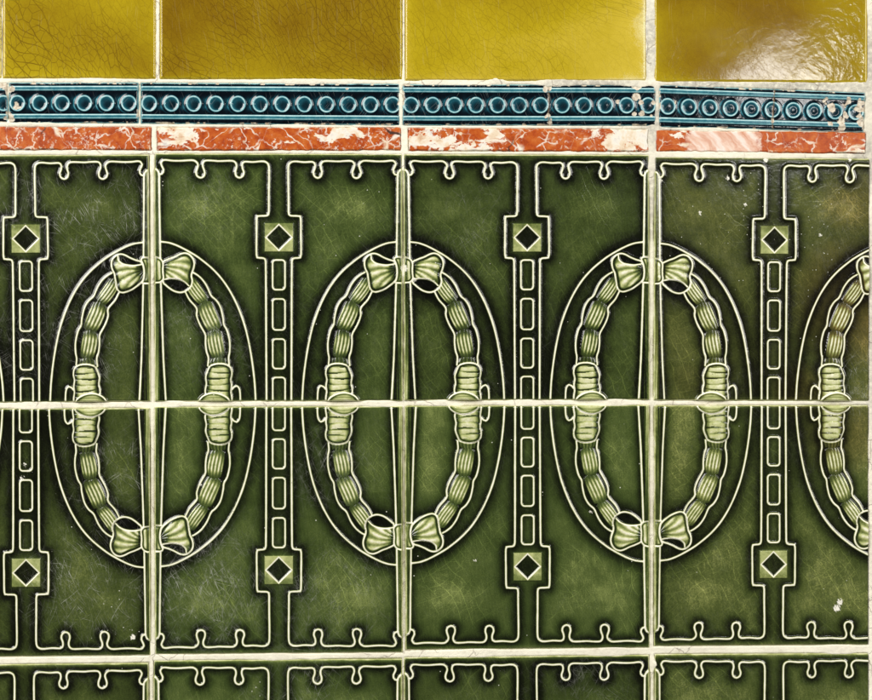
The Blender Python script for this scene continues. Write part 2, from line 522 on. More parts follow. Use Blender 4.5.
class Field:
    """a pressed tile face: u to the right, v upwards, both in photo pixels; H its relief towards the viewer.
    Faces are shared out among parts by the number in ID."""
    def __init__(self, u0, u1, v0, v1, step):
        self.nu = int(round((u1 - u0) / step)) + 1
        self.nv = int(round((v1 - v0) / step)) + 1
        self.us = np.linspace(u0, u1, self.nu)
        self.vs = np.linspace(v0, v1, self.nv)
        self.U, self.V = np.meshgrid(self.us, self.vs)
        self.step = step
        self.H = np.zeros_like(self.U)
        self.T = np.zeros_like(self.U)
        self.ID = np.zeros(self.U.shape, dtype=np.int32)
        self.extra = {}

    def dist(self, pts, closed=False, reach=22.0):
        p = np.asarray(pts, float)
        if closed:
            p = np.vstack([p, p[:1]])
        D = np.full(self.U.shape, 1e3)
        u0, v0, st = self.us[0], self.vs[0], self.us[1] - self.us[0]
        sv = self.vs[1] - self.vs[0]
        for (ax, ay), (bx, by) in zip(p[:-1], p[1:]):
            i0 = max(int((min(ax, bx) - reach - u0) / st), 0)
            i1 = min(int((max(ax, bx) + reach - u0) / st) + 2, self.nu)
            j0 = max(int((min(ay, by) - reach - v0) / sv), 0)
            j1 = min(int((max(ay, by) + reach - v0) / sv) + 2, self.nv)
            if i0 >= i1 or j0 >= j1:
                continue
            X, Y = self.U[j0:j1, i0:i1] - ax, self.V[j0:j1, i0:i1] - ay
            ex, ey = bx - ax, by - ay
            L = ex * ex + ey * ey + 1e-9
            t = np.clip((X * ex + Y * ey) / L, 0, 1)
            d = np.hypot(X - t * ex, Y - t * ey)
            w = D[j0:j1, i0:i1]
            np.minimum(w, d, out=w)
        return D

    def inside(self, pts):
        p = np.asarray(pts, float)
        ins = np.zeros(self.U.shape, bool)
        q = np.roll(p, -1, axis=0)
        for (ax, ay), (bx, by) in zip(p, q):
            if abs(by - ay) < 1e-9:
                continue
            c = (ay > self.V) != (by > self.V)
            xs = (bx - ax) * (self.V - ay) / (by - ay) + ax
            ins ^= c & (self.U < xs)
        return ins

    def build(self, names, mat, place, depth, imin=0, imax=None):
        """-> dict id: mesh; place(U, V, H) gives coordinates; the skirt goes to part 0"""
        imax = self.nu if imax is None else imax
        sl = (slice(None), slice(imin, imax))
        U, V, H, T, ID = self.U[sl], self.V[sl], self.H[sl], self.T[sl], self.ID[sl]
        nv, nu = U.shape
        co = place(U, V, H).reshape(-1, 3)
        dx = np.gradient(co.reshape(nv, nu, 3), axis=1)
        dz = np.gradient(co.reshape(nv, nu, 3), axis=0)
        nr = np.cross(dx, dz).reshape(-1, 3)
        nr /= np.linalg.norm(nr, axis=1)[:, None]
        idx = np.arange(nu * nv).reshape(nv, nu)
        quads = np.stack([idx[:-1, :-1], idx[:-1, 1:], idx[1:, 1:], idx[1:, :-1]], -1).reshape(-1, 4)
        fid = ID[:-1, :-1].reshape(-1)
        out = {}
        at = {'glaze_depth': T.reshape(-1)}
        for k, v in self.extra.items():
            at[k] = v[sl].reshape(-1)
        for k, nm in names.items():
            q = quads[fid == k]
            if len(q) == 0:
                continue
            used, inv = np.unique(q, return_inverse=True)
            c, n = co[used], nr[used]
            a = {kk: vv[used] for kk, vv in at.items()}
            q = inv.reshape(-1, 4)
            if k == 0:
                ring = np.concatenate([idx[0, :], idx[1:, -1], idx[-1, -2::-1], idx[-2:0:-1, 0]])
                m = len(ring)
                b0 = len(c)
                ctr = co.mean(axis=0)
                front = co[ring]
                back = front.copy()
                back[:, 1] = depth
                nn = front - ctr
                nn[:, 1] = 0
                e = np.roll(front, -1, 0) - np.roll(front, 1, 0)
                nn = np.stack([e[:, 2], 0 * e[:, 0], -e[:, 0]], -1)
                nn /= np.linalg.norm(nn, axis=1)[:, None] + 1e-12
                c = np.vstack([c, front, back])
                n = np.vstack([n, nn, nn])
                for kk in a:
                    base = at[kk][ring]
                    a[kk] = np.concatenate([a[kk], base, base])
                f = b0 + np.arange(m)
                g_ = np.roll(f, -1)
                q = np.vstack([q, np.stack([f, f + m, g_ + m, g_], -1)])
            out[k] = make_mesh(nm, c, q, mat, n, a)
        return out


def smooth(pts, step=1.4, closed=False):
    """Catmull-Rom through the points"""
    p = np.asarray(pts, float)
    n = len(p)
    out = []
    rngk = range(n) if closed else range(n - 1)
    for i in rngk:
        p1, p2 = p[i], p[(i + 1) % n]
        p0 = p[i - 1] if (i > 0 or closed) else 2 * p1 - p2
        p3 = p[(i + 2) % n] if (i + 2 < n or closed) else 2 * p2 - p1
        L = np.linalg.norm(p2 - p1)
        k = max(int(L / step), 1)
        for j in range(k):
            t = j / k
            out.append(0.5 * ((2 * p1) + (-p0 + p2) * t + (2 * p0 - 5 * p1 + 4 * p2 - p3) * t * t + (-p0 + 3 * p1 - 3 * p2 + p3) * t ** 3))
    if not closed:
        out.append(p[-1])
    return np.array(out)


# ------------------------------------------------------------------ the green relief tile
CX, CY = 278.2, 277.7         # centre of the tile the drawing was taken from
HW, HH = 123.8, 123.8


def loc(pts):
    return np.array([(x - CX, CY - y) for x, y in pts])


def mir(p):
    q = np.array(p, float)
    q[:, 0] *= -1
    return q


border = loc([(159, 175), (161.6, 174.4), (163.0, 172.6), (163.2, 170), (161.6, 166.5), (160.8, 163.6), (162.2, 161.3), (165, 160.5),
              (172, 161.2), (180, 161.3), (191, 160.7), (194.6, 161.4), (197.0, 163.6), (197.6, 166.6), (196.5, 170), (195.8, 173.4),
              (196.8, 176.5), (200, 178.2), (203.1, 177.1), (204.3, 174.5), (203.9, 171), (202.5, 167), (202.5, 164), (204, 161.6),
              (207, 160.9), (213, 161.1), (218.6, 161.5), (229.7, 161.1), (233.8, 161.8), (235.8, 164.4), (236, 168), (234.9, 172.3),
              (235.8, 176.4), (239.1, 178.1), (242.4, 176.3), (243.4, 172.7), (242, 168.4), (241.9, 164.6), (244.2, 162.1), (252.8, 162.3),
              (261.4, 161.6), (265.7, 162.5), (268.2, 165.9), (268.6, 176), (268.4, 193), (268.3, 206), (268.2, 213), (266.6, 215.8),
              (258.4, 216.4), (256.3, 218.6), (256.0, 237), (256.0, 255.5), (257.9, 258), (263, 258.6), (264.9, 261), (265.2, 270),
              (265.4, 300), (265.5, 340), (265.7, 380), (265.8, 403)])
oval = loc([(160.5, 242.1), (165, 242.6), (170, 243.5), (178, 246.5), (190, 252.8), (200, 259.3), (213, 270.2), (224, 283), (234, 300), (242, 319.5),
            (247, 337.5), (251, 359), (253.8, 382), (255.0, 403)])
stem_line = loc([(159, 175), (159.3, 210), (159.8, 240), (160.1, 262), (160.6, 285), (161.3, 310), (163.0, 360), (165.4, 403)])
stem_cap = loc([(159, 175), (158.2, 172.3), (156.2, 169.8), (153.5, 168.9)])
bowA = loc([(150 + x / 10, 240 + y / 10) for x, y in [(128, 222), (145, 212), (200, 188), (250, 170), (300, 145), (345, 135), (390, 150), (425, 190), (438, 240), (430, 290),
            (413, 335), (410, 370), (418, 410), (411, 450), (390, 485), (350, 515), (300, 528), (240, 515), (190, 485), (150, 450), (128, 425), (122, 330)]])
foldA = loc([(150 + x / 10, 240 + y / 10) for x, y in [(140, 398), (200, 391), (260, 394), (310, 408), (350, 430), (384, 462)]])
knotA = loc([(150 + x / 10, 240 + y / 10) for x, y in [(20, 174), (50, 175), (90, 185), (119, 212), (128, 250), (125, 290), (127, 340), (132, 380), (121, 408), (100, 425), (50, 430), (20, 431)]])
bowB = loc([(350 + x / 10, 240 + y / 10) for x, y in [(432, 212), (390, 200), (330, 175), (280, 148), (235, 137), (190, 150), (150, 190), (140, 240), (150, 290), (169, 330),
            (176, 370), (186, 430), (195, 480), (215, 510), (250, 523), (300, 512), (350, 490), (400, 455), (440, 422), (462, 390), (471, 340), (468, 290), (455, 240)]])
foldB = loc([(350 + x / 10, 240 + y / 10) for x, y in [(207, 160), (214, 198), (250, 230), (300, 245), (370, 252), (440, 243)]])
knotB = loc([(350 + x / 10, 240 + y / 10) for x, y in [(560, 174), (520, 174), (465, 172), (440, 192), (459, 240), (470, 300), (468, 360), (456, 408), (440, 424), (470, 430), (520, 433), (560, 434)]])
g_out = [(192, 272.6), (196, 274.8), (201, 279), (206, 286), (210, 295), (211.5, 297), (216, 301), (220, 308), (222.4, 318), (223.3, 325), (226.5, 331), (229, 342), (229, 352), (228, 358), (228.5, 365)]
g_in = [(185, 292.4), (189, 300), (196, 308.5), (196.2, 316), (199, 324), (204.2, 333.5), (205, 336), (205, 344), (206, 352), (207.8, 358), (207.2, 366)]
bind = loc([(208, 370), (210, 366), (217, 364), (225, 364.6), (230, 368), (231.3, 374), (230.2, 380), (231.0, 386), (230.4, 392), (231.2, 398), (231.0, 404),
            (205.2, 404), (205.6, 398), (204.6, 391), (205.8, 384), (205.2, 377)])
bind_line = loc([(205.2, 404), (205.6, 398), (204.6, 391), (205.8, 384), (205.2, 377), (207.6, 370), (210, 366), (217, 364), (225, 364.6), (230, 368), (231.3, 374), (230.2, 380), (231.0, 386), (230.4, 392), (231.2, 398), (231.0, 404)])
knotG = loc([(197.6, 405), (198.8, 400.5), (202, 396.6), (207.5, 393.9), (213.5, 393.2), (220, 394.4), (226, 397.5), (229, 401), (230, 405)])
lug = loc([(231.5, 389.5), (233.5, 387.2), (236, 386.2), (238.4, 388.6), (239.4, 394), (239.6, 404)])
pods = [((187.5, 279), (204.6, 304), 7.8), ((202.9, 301.6), (215.2, 332), 9.6), ((213.2, 329.6), (217.8, 359.5), 9.2), ((217.2, 357.5), (217.8, 372), 9.4)]
links = [(260.3, 290), (299.3, 330.3), (339.4, 369), (377.8, 420)]

(BODY, BORD_L, BORD_R, OVAL_L, OVAL_R, STEM_L, STEM_R, BOW_L, BOW_R, KNOT_L, KNOT_R, GAR_L, GAR_R,
 BIND_L, BIND_R, KN_L, KN_R, SQ, DIA) = range(19)
POD_L, POD_R, LINK = 20, 24, 28
NAMES = {BODY: 'glazed_body', BORD_L: 'border_line', BORD_R: 'border_line', OVAL_L: 'oval_line', OVAL_R: 'oval_line', STEM_L: 'stem', STEM_R: 'stem',
         BOW_L: 'bow', BOW_R: 'bow', KNOT_L: 'bow_knot', KNOT_R: 'bow_knot', GAR_L: 'garland', GAR_R: 'garland', BIND_L: 'binding', BIND_R: 'binding',
         KN_L: 'binding_knot', KN_R: 'binding_knot', SQ: 'square_panel', DIA: 'diamond'}
PARENT = {KNOT_L: BOW_L, KNOT_R: BOW_R, KN_L: BIND_L, KN_R: BIND_R, DIA: SQ}
for k in range(4):
    NAMES[POD_L + k] = NAMES[POD_R + k] = 'garland_pod'
    PARENT[POD_L + k], PARENT[POD_R + k] = GAR_L, GAR_R
    NAMES[LINK + k] = 'chain_link'


def relief_field():
    F = Field(-HW, HW, -HH, HH, 0.5)
    U, V = F.U, F.V
    lines = []                       # (distance, strength of the pool beside it, half width)
    keep = 1.0                       # product of (1 - halo)
    wob = (fbm(U / 26, V / 26, 5) - 0.5)
    T = 0.42 + 0.20 * wob
    H = 0.35 * (fbm(U / 60, V / 60, 9) - 0.5)
    hsum = np.ones_like(U)

    def pool(d, a=0.90, r=6.0):
        nonlocal hsum
        x = np.maximum(d - 1.2, 0) / r
        hsum *= 1 - a * (0.62 * np.exp(-x ** 2) + 0.38 * np.exp(-x / 1.9))

    sides = []
    dl_all = []
    for sgn in (1, -1):
        f = (lambda p: p) if sgn == 1 else mir
        L = {}
        L['border'] = F.dist(smooth(f(border)))
        L['oval'] = F.dist(smooth(f(oval)))
        L['stem'] = np.minimum(F.dist(f(stem_line)), F.dist(smooth(f(stem_cap))))
        L['gout'] = F.dist(smooth(f(loc(g_out))))
        L['gin'] = F.dist(smooth(f(loc(g_in))))
        L['bind'] = F.dist(smooth(f(bind_line)))
        L['lug'] = F.dist(smooth(f(lug)))
        bow, fold, knot = (bowA, foldA, knotA) if sgn == 1 else (bowB, foldB, knotB)
        L['bow'] = F.dist(smooth(bow, closed=True), closed=True)
        L['fold'] = F.dist(smooth(fold))
        L['knot'] = F.dist(smooth(knot, closed=True), closed=True)
        L['bowpoly'] = F.inside(smooth(bow, closed=True))
        L['knotpoly'] = F.inside(smooth(knot, closed=True))
        gp = np.vstack([smooth(f(loc(g_out))), smooth(f(loc(g_in)))[::-1]])
        L['garpoly'] = F.inside(gp)
        L['bindpoly'] = F.inside(f(bind))
        L['kng'] = F.dist(smooth(f(knotG)))
        L['kngpoly'] = F.inside(f(knotG))
        sides.append(L)
    linkd = []
    for a, b in links:
        r, hw = 3.2, 6.2
        pts = []
        for cx, cy, a0 in ((hw - r, a + r, 0), (-hw + r, a + r, 90), (-hw + r, b - r, 180), (hw - r, b - r, 270)):
            for q in range(5):
                an = math.radians(a0 + q * 22.5)
                pts.append((cx + r * math.cos(an) + CX, cy - r * math.sin(an)))
        p = loc(pts)
        linkd.append(F.dist(p, closed=True))
    # ---- pools of deep glaze along every ridge
    for L in sides:
        pool(L['border'], .88, 6.0)
        pool(L['oval'], .86, 7.0)
        pool(L['stem'], .80, 4.5)
        pool(np.minimum(L['gout'], L['gin']), .80, 5.5)
        pool(np.minimum(L['bind'], L['lug']), .80, 5.0)
        pool(np.minimum(L['bow'], L['knot']), .90, 7.0)
    for d in linkd:
        pool(d, .50, 4.0)
    T = T + (1.0 - T) * (1 - hsum) * (0.93 + 0.1 * wob)
    # glaze runs thin towards the pressed edge
    eu = HW - np.abs(U)
    ev = HH - np.abs(V)
    e = np.minimum(eu, ev)
    evt = HH - V
    T = T + (0.36 - T) * 0.85 * np.exp(-(np.maximum(evt, 0) / 3.2) ** 2)
    T = T + (0.40 - T) * 0.6 * np.exp(-((HH + V) / 3.0) ** 2)
    # ---- stems at both sides
    for L, sgn, idn in ((sides[0], 1, STEM_L), (sides[1], -1, STEM_R)):
        uu = U * sgn
        sl = np.interp(-V, -loc([(0, y) for y in (168, 175, 210, 262, 310, 360, 404)])[:, 1], np.array([159, 159, 159.3, 160.1, 161.3, 163, 165.6]) - CX)
        m = (uu < sl) & (V < loc([(0, 169.5)])[0, 1])
        w = np.clip((uu + HW) / (sl + HW + 1e-6), 0, 1)
        strk = fbm(U * 0.75 + 5, V / 60, 21)
        prof = np.sqrt(np.clip(1 - w ** 2, 0, 1))
        tt = 0.27 + 0.75 * w ** 1.2 + 1.0 * (strk - 0.5)
        tt = np.clip(tt, 0.10, 0.95)
        T = np.where(m, tt, T)
        H = np.where(m, 1.8 * prof + 0.5 * strk, H)
        F.ID[(uu < sl + 1.2) & (V < loc([(0, 168.5)])[0, 1])] = idn

    def ridge(d, hw=1.22, h=1.25):
        nonlocal T, H
        hwv = hw * (1 + 0.22 * (fbm(U / 7, V / 7, 31) - 0.5))
        core = np.exp(-(d / hwv) ** 4)
        tc = -0.02 + 0.05 * fbm(U / 5, V / 5, 33)
        T = T * (1 - core) + tc * core
        H = np.maximum(H, 0.62 * h * np.exp(-(d / (hw * 1.45)) ** 2))

    for L, a, b in ((sides[0], OVAL_L, BORD_L), (sides[1], OVAL_R, BORD_R)):
        ridge(L['stem'])
        ridge(L['oval'])
        F.ID[L['oval'] < 1.75] = a
    # ---- garlands
    for L, sgn, gi, pi in ((sides[0], 1, GAR_L, POD_L), (sides[1], -1, GAR_R, POD_R)):
        gm = L['garpoly']
        H = np.where(gm, np.maximum(H, 0.6), H)
        T = np.where(gm, np.maximum(T, 0.90), T)
        F.ID[gm | (np.minimum(L['gout'], L['gin']) < 1.7)] = gi
        for k, (a, b, w) in enumerate(pods):
            (ax, ay), (bx, by) = loc([a, b])
            ax, bx = ax * sgn, bx * sgn
            lx, ly = bx - ax, by - ay
            ln = math.hypot(lx, ly)
            lx, ly = lx / ln, ly / ln
            s = ((U - ax) * lx + (V - ay) * ly) / ln * 2 - 1
            c = ((U - ax) * ly - (V - ay) * lx) * sgn
            bulge = w * 0.95 * (0.60 + 0.40 * np.sqrt(np.clip(1 - 0.95 * s ** 2, 0, 1)))
            c = c + 0.9 * (s ** 2 - 0.5)
            q = c / bulge
            s = np.where(np.abs(q) < 1.2, np.sign(s) * (np.abs(s) + 0.20 * q * q), s)
            m = (np.abs(s) <= 1.0) & (np.abs(q) < 1) & gm
            ribs = 0.5 + 0.5 * np.cos(q * math.pi * 4.9 + 0.4 * k + 0.5 * np.sin(s * 2))
            dome = np.sqrt(np.clip(1 - q ** 2, 0, 1))
            end = sstep(1.02, 0.40, np.abs(s))  # pods brighten mid-length and darken at the ends: shading put into the glaze tone
            hh = 0.7 + 1.7 * dome * (0.45 + 0.55 * np.sqrt(np.clip(1 - (0.92 * s) ** 2, 0, 1))) + 0.25 * ribs * dome
            tt = 0.40 - 0.34 * ribs * end * sstep(0, 0.45, dome) + (1 - end) * 0.18
            tt = tt + (0.85 - tt) * sstep(0.78, 1.0, np.abs(q)) + 0.10 * (fbm(U / 3, V / 3, 40 + k) - 0.5)
            if k == 3:
                tt = 0.62 + 0.25 * ribs * -1 + 0.3 * (1 - dome)
            T = np.where(m, np.clip(tt, 0.05, 1), T)
            H = np.where(m, hh, H)
            F.ID[m] = pi + k
        ridge(np.minimum(L['gout'], L['gin']), 1.15, 1.5)
    # ---- bindings at the waist of each wreath
    for L, sgn, bi, ki in ((sides[0], 1, BIND_L, KN_L), (sides[1], -1, BIND_R, KN_R)):
        bm = L['bindpoly']
        lx, ly = loc([(218.4, 365), (218.0, 404)])
        cen = np.interp(-V, [-lx[1], -ly[1]], [lx[0], ly[0]]) * sgn
        half = np.interp(-V, -loc([(0, 364), (0, 372), (0, 384), (0, 404)])[:, 1], [11.5, 13.0, 12.6, 13.0])
        q = (U - cen) / half * sgn
        y = CY - V
        ph = (y - 366.5 - 1.3 * np.sqrt(np.clip(1.05 - q ** 2, 0, 1.1)) + 1.1 * q * np.sin(y * 0.35) + 1.2 * (fbm(U / 9, V / 9, 51) - .5)) / 5.9
        fr = ph - np.floor(ph)
        bump = np.sin(math.pi * np.clip(fr, 0, 1)) ** 0.7
        dome = np.sqrt(np.clip(1 - (q * 0.98) ** 2, 0, 1))
        groove = sstep(0.62, 1.0, fr) * (0.55 + 0.45 * np.sin(np.floor(ph) * 2.4 + q * 2.0))
        tt = 0.12 + 0.68 * np.clip(groove, 0, 1) + 0.42 * sstep(0.45, 1.0, np.abs(q)) + 0.06 * (fbm(U / 2.5, V / 1.2, 54) - .5)
        edge = sstep(1.5, 3.4, L['bind'])
        tt = 0.85 + (tt - 0.85) * edge
        T = np.where(bm, np.clip(tt, 0.05, 1), T)
        H = np.where(bm, 0.8 + 1.8 * dome + 0.45 * bump * dome, H)
        F.ID[bm | (L['bind'] < 1.6) | ((L['lug'] < 1.6))] = bi
        ridge(L['bind'], 1.1, 1.6)
        ridge(L['lug'], 1.1, 1.3)
        km = L['kngpoly']
        ph2 = (y - 394.5) / 4.4 + 0.5 * q
        ux = (U * sgn - loc([(214, 0)])[0, 0]) / 16.0
        tt = 0.13 + 0.12 * np.exp(-((y - 397.6 - 2.5 * ux ** 2) / 0.8) ** 2) + 0.35 * np.clip(np.abs(ux), 0, 1) ** 3 + 0.30 * sstep(3.2, 1.0, L['kng'])
        T = np.where(km, np.clip(tt, 0.1, 0.9), T)
        H = np.where(km, 2.2 + 1.4 * dome, H)
        F.ID[km | (L['kng'] < 1.3)] = ki
        ridge(np.where(V < loc([(0, 393)])[0, 1] + 1, L['kng'], 99), 0.95, 3.2)
    # ---- bows
    for L, sgn, bi, ki in ((sides[0], 1, BOW_L, KNOT_L), (sides[1], -1, BOW_R, KNOT_R)):
        bm, km = L['bowpoly'], L['knotpoly']
        if sgn == 1:
            kx, ky = loc([(157, 266.5)])[0]
            per, off = 16.5, 0.0
            fl = smooth(foldA)
        else:
            kx, ky = loc([(398.5, 269)])[0]
            per, off = 19.5, 13.0
            fl = smooth(foldB)
        ang = np.degrees(np.arctan2(-(V - ky), np.abs(U - kx) + 1e-6))
        r = np.hypot(U - kx, V - ky)
        bend = 5 * np.sin(r / 9.0)
        pl = 0.5 + 0.5 * np.cos((ang - off + bend) / per * 2 * math.pi)
        fv = np.interp(U * sgn, *(np.array(sorted([(a * sgn, b) for a, b in fl])).T))
        hole = (V < fv) if sgn == 1 else (V > fv)
        if sgn == -1:
            hole &= U > fl[:, 0].min() - 0.5
        tt = 0.33 - 0.23 * pl ** 0.8 - 0.05 * np.exp(-((r - 22) / 6) ** 2)  # last term paints a rounded highlight into the pleats' glaze tone
        tt += 0.45 * sstep(14, 5, r) + 0.12 * (fbm(U / 2.5, V / 2.5, 61) - .5) + 0.10 * sstep(27, 34, r)
        tt = 0.88 + (tt - 0.88) * sstep(1.4, 4.2, L['bow'])
        tt = np.where(hole, 1.0 - 0.10 * fbm(U / 6, V / 6, 63), tt)
        hh = np.where(hole, 0.4, 0.9 + 1.0 * sstep(0, 9, L['bow']) + 0.45 * pl)
        T = np.where(bm, np.clip(tt, 0.05, 1), T)
        H = np.where(bm, hh, H)
        F.ID[bm | (L['bow'] < 1.6)] = bi
        ridge(L['bow'], 1.2, 1.7)
        ridge(np.where(bm, L['fold'], 99), 0.95, 2.4)
        x = (U * sgn + HW) / 11.0
        tt = 0.45 - 0.33 * np.exp(-((x - 0.45) / 0.22) ** 2) + 0.25 * (fbm(U * 0.6, V / 14, 66) - .5)
        tt = 0.8 + (tt - 0.8) * sstep(0.9, 3.0, L['knot'])
        T = np.where(km, np.clip(tt, 0.05, 1), T)
        H = np.where(km, 1.0 + 1.3 * sstep(0, 7, L['knot']), H)
        F.ID[km | (L['knot'] < 1.4)] = ki
        ridge(L['knot'], 1.1, 1.9)
    # ---- scalloped border, chain, square
    for L, b in ((sides[0], BORD_L), (sides[1], BORD_R)):
        ridge(L['border'], 1.28, 1.5)
        F.ID[L['border'] < 1.85] = b
    for k, d in enumerate(linkd):
        ridge(d, 1.12, 1.2)
        F.ID[d < 1.65] = LINK + k
    sq = loc([(278.4, 237.7)])[0]
    a, b = np.abs(U - sq[0]), np.abs(V - sq[1])
    m = np.maximum(a, b)
    s_in = sstep(14.7, 13.9, m)
    tt = 0.20 + 0.13 * (fbm(U / 4, V / 4, 71) - .5) + 0.10 * sstep(5, 12, V - sq[1])
    T = T * (1 - s_in) + tt * s_in
    H = np.maximum(H, 1.0 * s_in)
    dm = a + b
    dd = np.abs(dm - 12.9) / 1.414
    inn = sstep(13.2, 12.2, dm)
    T = T * (1 - inn) + (0.90 - 0.15 * fbm(U / 5, V / 5, 72)) * inn
    H = H - 0.8 * inn
    ridge(dd, 0.8, 1.5)
    F.ID[m < 14.4] = SQ
    F.ID[dm < 13.9] = DIA
    # ---- the rim: rounded over, bare pale body just showing
    rag = 0.9 * (fbm(U / 9, V / 9, 81) - 0.3)
    rim = sstep(1.2 + rag, 0.2 + rag, e)
    T = T * (1 - rim) + (0.05 + 0.16 * fbm(U / 8, V / 8, 82)) * rim
    H = H - 1.6 * (1 - sstep(0, 2.2, e)) ** 2
    F.T, F.H = np.clip(T, 0, 1), H
    return F


RF = relief_field()


def place_relief(U, V, H):
    return np.stack([U * S, -H * S, V * S], -1)


WHOLE = RF.build(NAMES, M_GREEN, place_relief, 0.007)
# the tiles at the corner were cut to fit: seen upright the right end is off, laid upside down it is the left end
cut_u = (868.5 - 773.6) / 239.0 * 2 * HW
ic = int(np.searchsorted(RF.us, cut_u))
CUT = RF.build(NAMES, M_GREEN, place_relief, 0.007, 0, ic)
CUT_TURNED = RF.build(NAMES, M_GREEN, place_relief, 0.007, RF.nu - ic, RF.nu)

rects = []                     # tile outlines on the wall, for the grout


def quad_rect(q):
    return [wall(*p) for p in q]


def put_relief(meshes, q, turned, props, label, whole_rect=None):
    """q: photo corners tl, tr, br, bl of the uncut tile"""
    w = [np.array(wall(*p)) for p in q]
    c = sum(w) / 4
    ex = (w[1] - w[0] + w[2] - w[3]) / 2
    ez = (w[0] - w[3] + w[1] - w[2]) / 2
    root = empty('relief_tile', (c[0], 0, c[1]))
    ang = -math.atan2(ex[1], ex[0])
    root.rotation_euler = (0, ang + (math.pi if turned else 0), 0)
    root.scale = (np.linalg.norm(ex) / (2 * HW * S), 1, np.linalg.norm(ez) / (2 * HH * S))
    tag(root, label, 'relief tile', 'green relief wall tiles')
    made = {}
    for k in sorted(meshes, key=lambda k: k in PARENT):
        par = root
        if k in PARENT and PARENT[k] in made:
            par = made[PARENT[k]]
        o = mesh_obj(NAMES[k], meshes[k], par)
        for a, b in props.items():
            o[a] = float(b)
        made[k] = o
    rects.append([wall(*p) for p in (whole_rect or q)])
    return root


def pr(tone, brown, seed):
    return dict(tone=tone, brown_tint=brown, pattern_seed=seed)


put_relief(WHOLE, [(-98, 156), (149.4, 154.3), (149.4, 401.6), (-98, 403)], False, pr(0.05, 0.1, 1.3),
           'dark green relief tile thick with white scratches, leftmost in the upper full row')
put_relief(WHOLE, [(154.8, 153.6), (402.2, 154.0), (402.2, 401.0), (154.8, 401.2)], False, pr(0.00, 0.0, 2.7),
           'bright green relief tile second from the left in the upper full row')
put_relief(WHOLE, [(404.2, 154.2), (649.6, 155.2), (648.6, 399.4), (404.2, 400.6)], False, pr(0.06, 0.05, 4.1),
           'green relief tile third from the left, under the strip with the broad white patch')
put_relief(CUT, [(654.2, 156.6), (893, 159.2), (893, 400.8), (654.2, 400.4)], False, pr(-0.01, 0.30, 5.9),
           'olive brown relief tile with white chips, beside the wall end in the upper full row',
           [(654.2, 156.6), (868.5, 159.0), (868.5, 400.8), (654.2, 400.4)])
put_relief(WHOLE, [(-98, 409.5), (149.8, 408.0), (150.0, 655.6), (-98, 657.8)], True, pr(0.02, 0.1, 7.7),
           'scratched green relief tile laid upside down, left of all in the lower full row')
put_relief(WHOLE, [(154.8, 407.0), (402.2, 406.4), (402.4, 652.6), (155.2, 654.6)], True, pr(-0.03, 0.0, 9.2),
           'green relief tile laid upside down, second from the left in the lower full row')
put_relief(WHOLE, [(405.4, 405.8), (649.6, 405.4), (648.8, 647.6), (405.4, 650.4)], True, pr(-0.05, 0.0, 11.6),
           'light green relief tile laid upside down, third from the left in the lower full row')
put_relief(CUT_TURNED, [(654.6, 405.6), (892.4, 405.4), (891.6, 644.8), (654.2, 646.4)], True, pr(-0.05, 0.12, 13.3),
           'upside down green relief tile with a white chip at lower right, by the wall end',
           [(654.6, 405.6), (868.3, 405.4), (868.0, 645.0), (654.2, 646.4)])
put_relief(WHOLE, [(-100, 666.0), (148.6, 663.0), (148.6, 911), (-100, 914)], False, pr(0.05, 0.1, 15.9),
           'green relief tile left of all in the bottom row cut off by the frame')
put_relief(WHOLE, [(153.8, 661.4), (401.8, 658.6), (402.4, 905), (154, 907)], False, pr(-0.03, 0.0, 17.4),
           'green relief tile second from left in the bottom row cut by the frame')
put_relief(WHOLE, [(404.6, 657.8), (650.0, 655.4), (649, 899), (404.6, 903)], False, pr(0.07, 0.05, 19.8),
           'darker green relief tile third from left in the bottom row cut by the frame')
put_relief(CUT, [(654.8, 654.6), (892, 653.4), (892, 894), (654.4, 896)], False, pr(-0.05, 0.1, 21.1),
           'green relief tile by the wall end in the bottom row cut off by the frame',
           [(654.8, 654.6), (868.0, 653.5), (868.0, 894), (654.4, 896)])


# ------------------------------------------------------------------ the blue border tiles
def quad_place(q, w, h):
    """bilinear from tile pixels (0..w, 0..h, v up) to the wall"""
    tl, tr, br, bl = [np.array(wall(*p)) for p in q]

    def f(U, V, H):
        a, b = (U / w)[..., None], (V / h)[..., None]
        p = (bl * (1 - a) + br * a) * (1 - b) + (tl * (1 - a) + tr * a) * b
        return np.stack([p[..., 0], -H * S, p[..., 1]], -1)
    return f


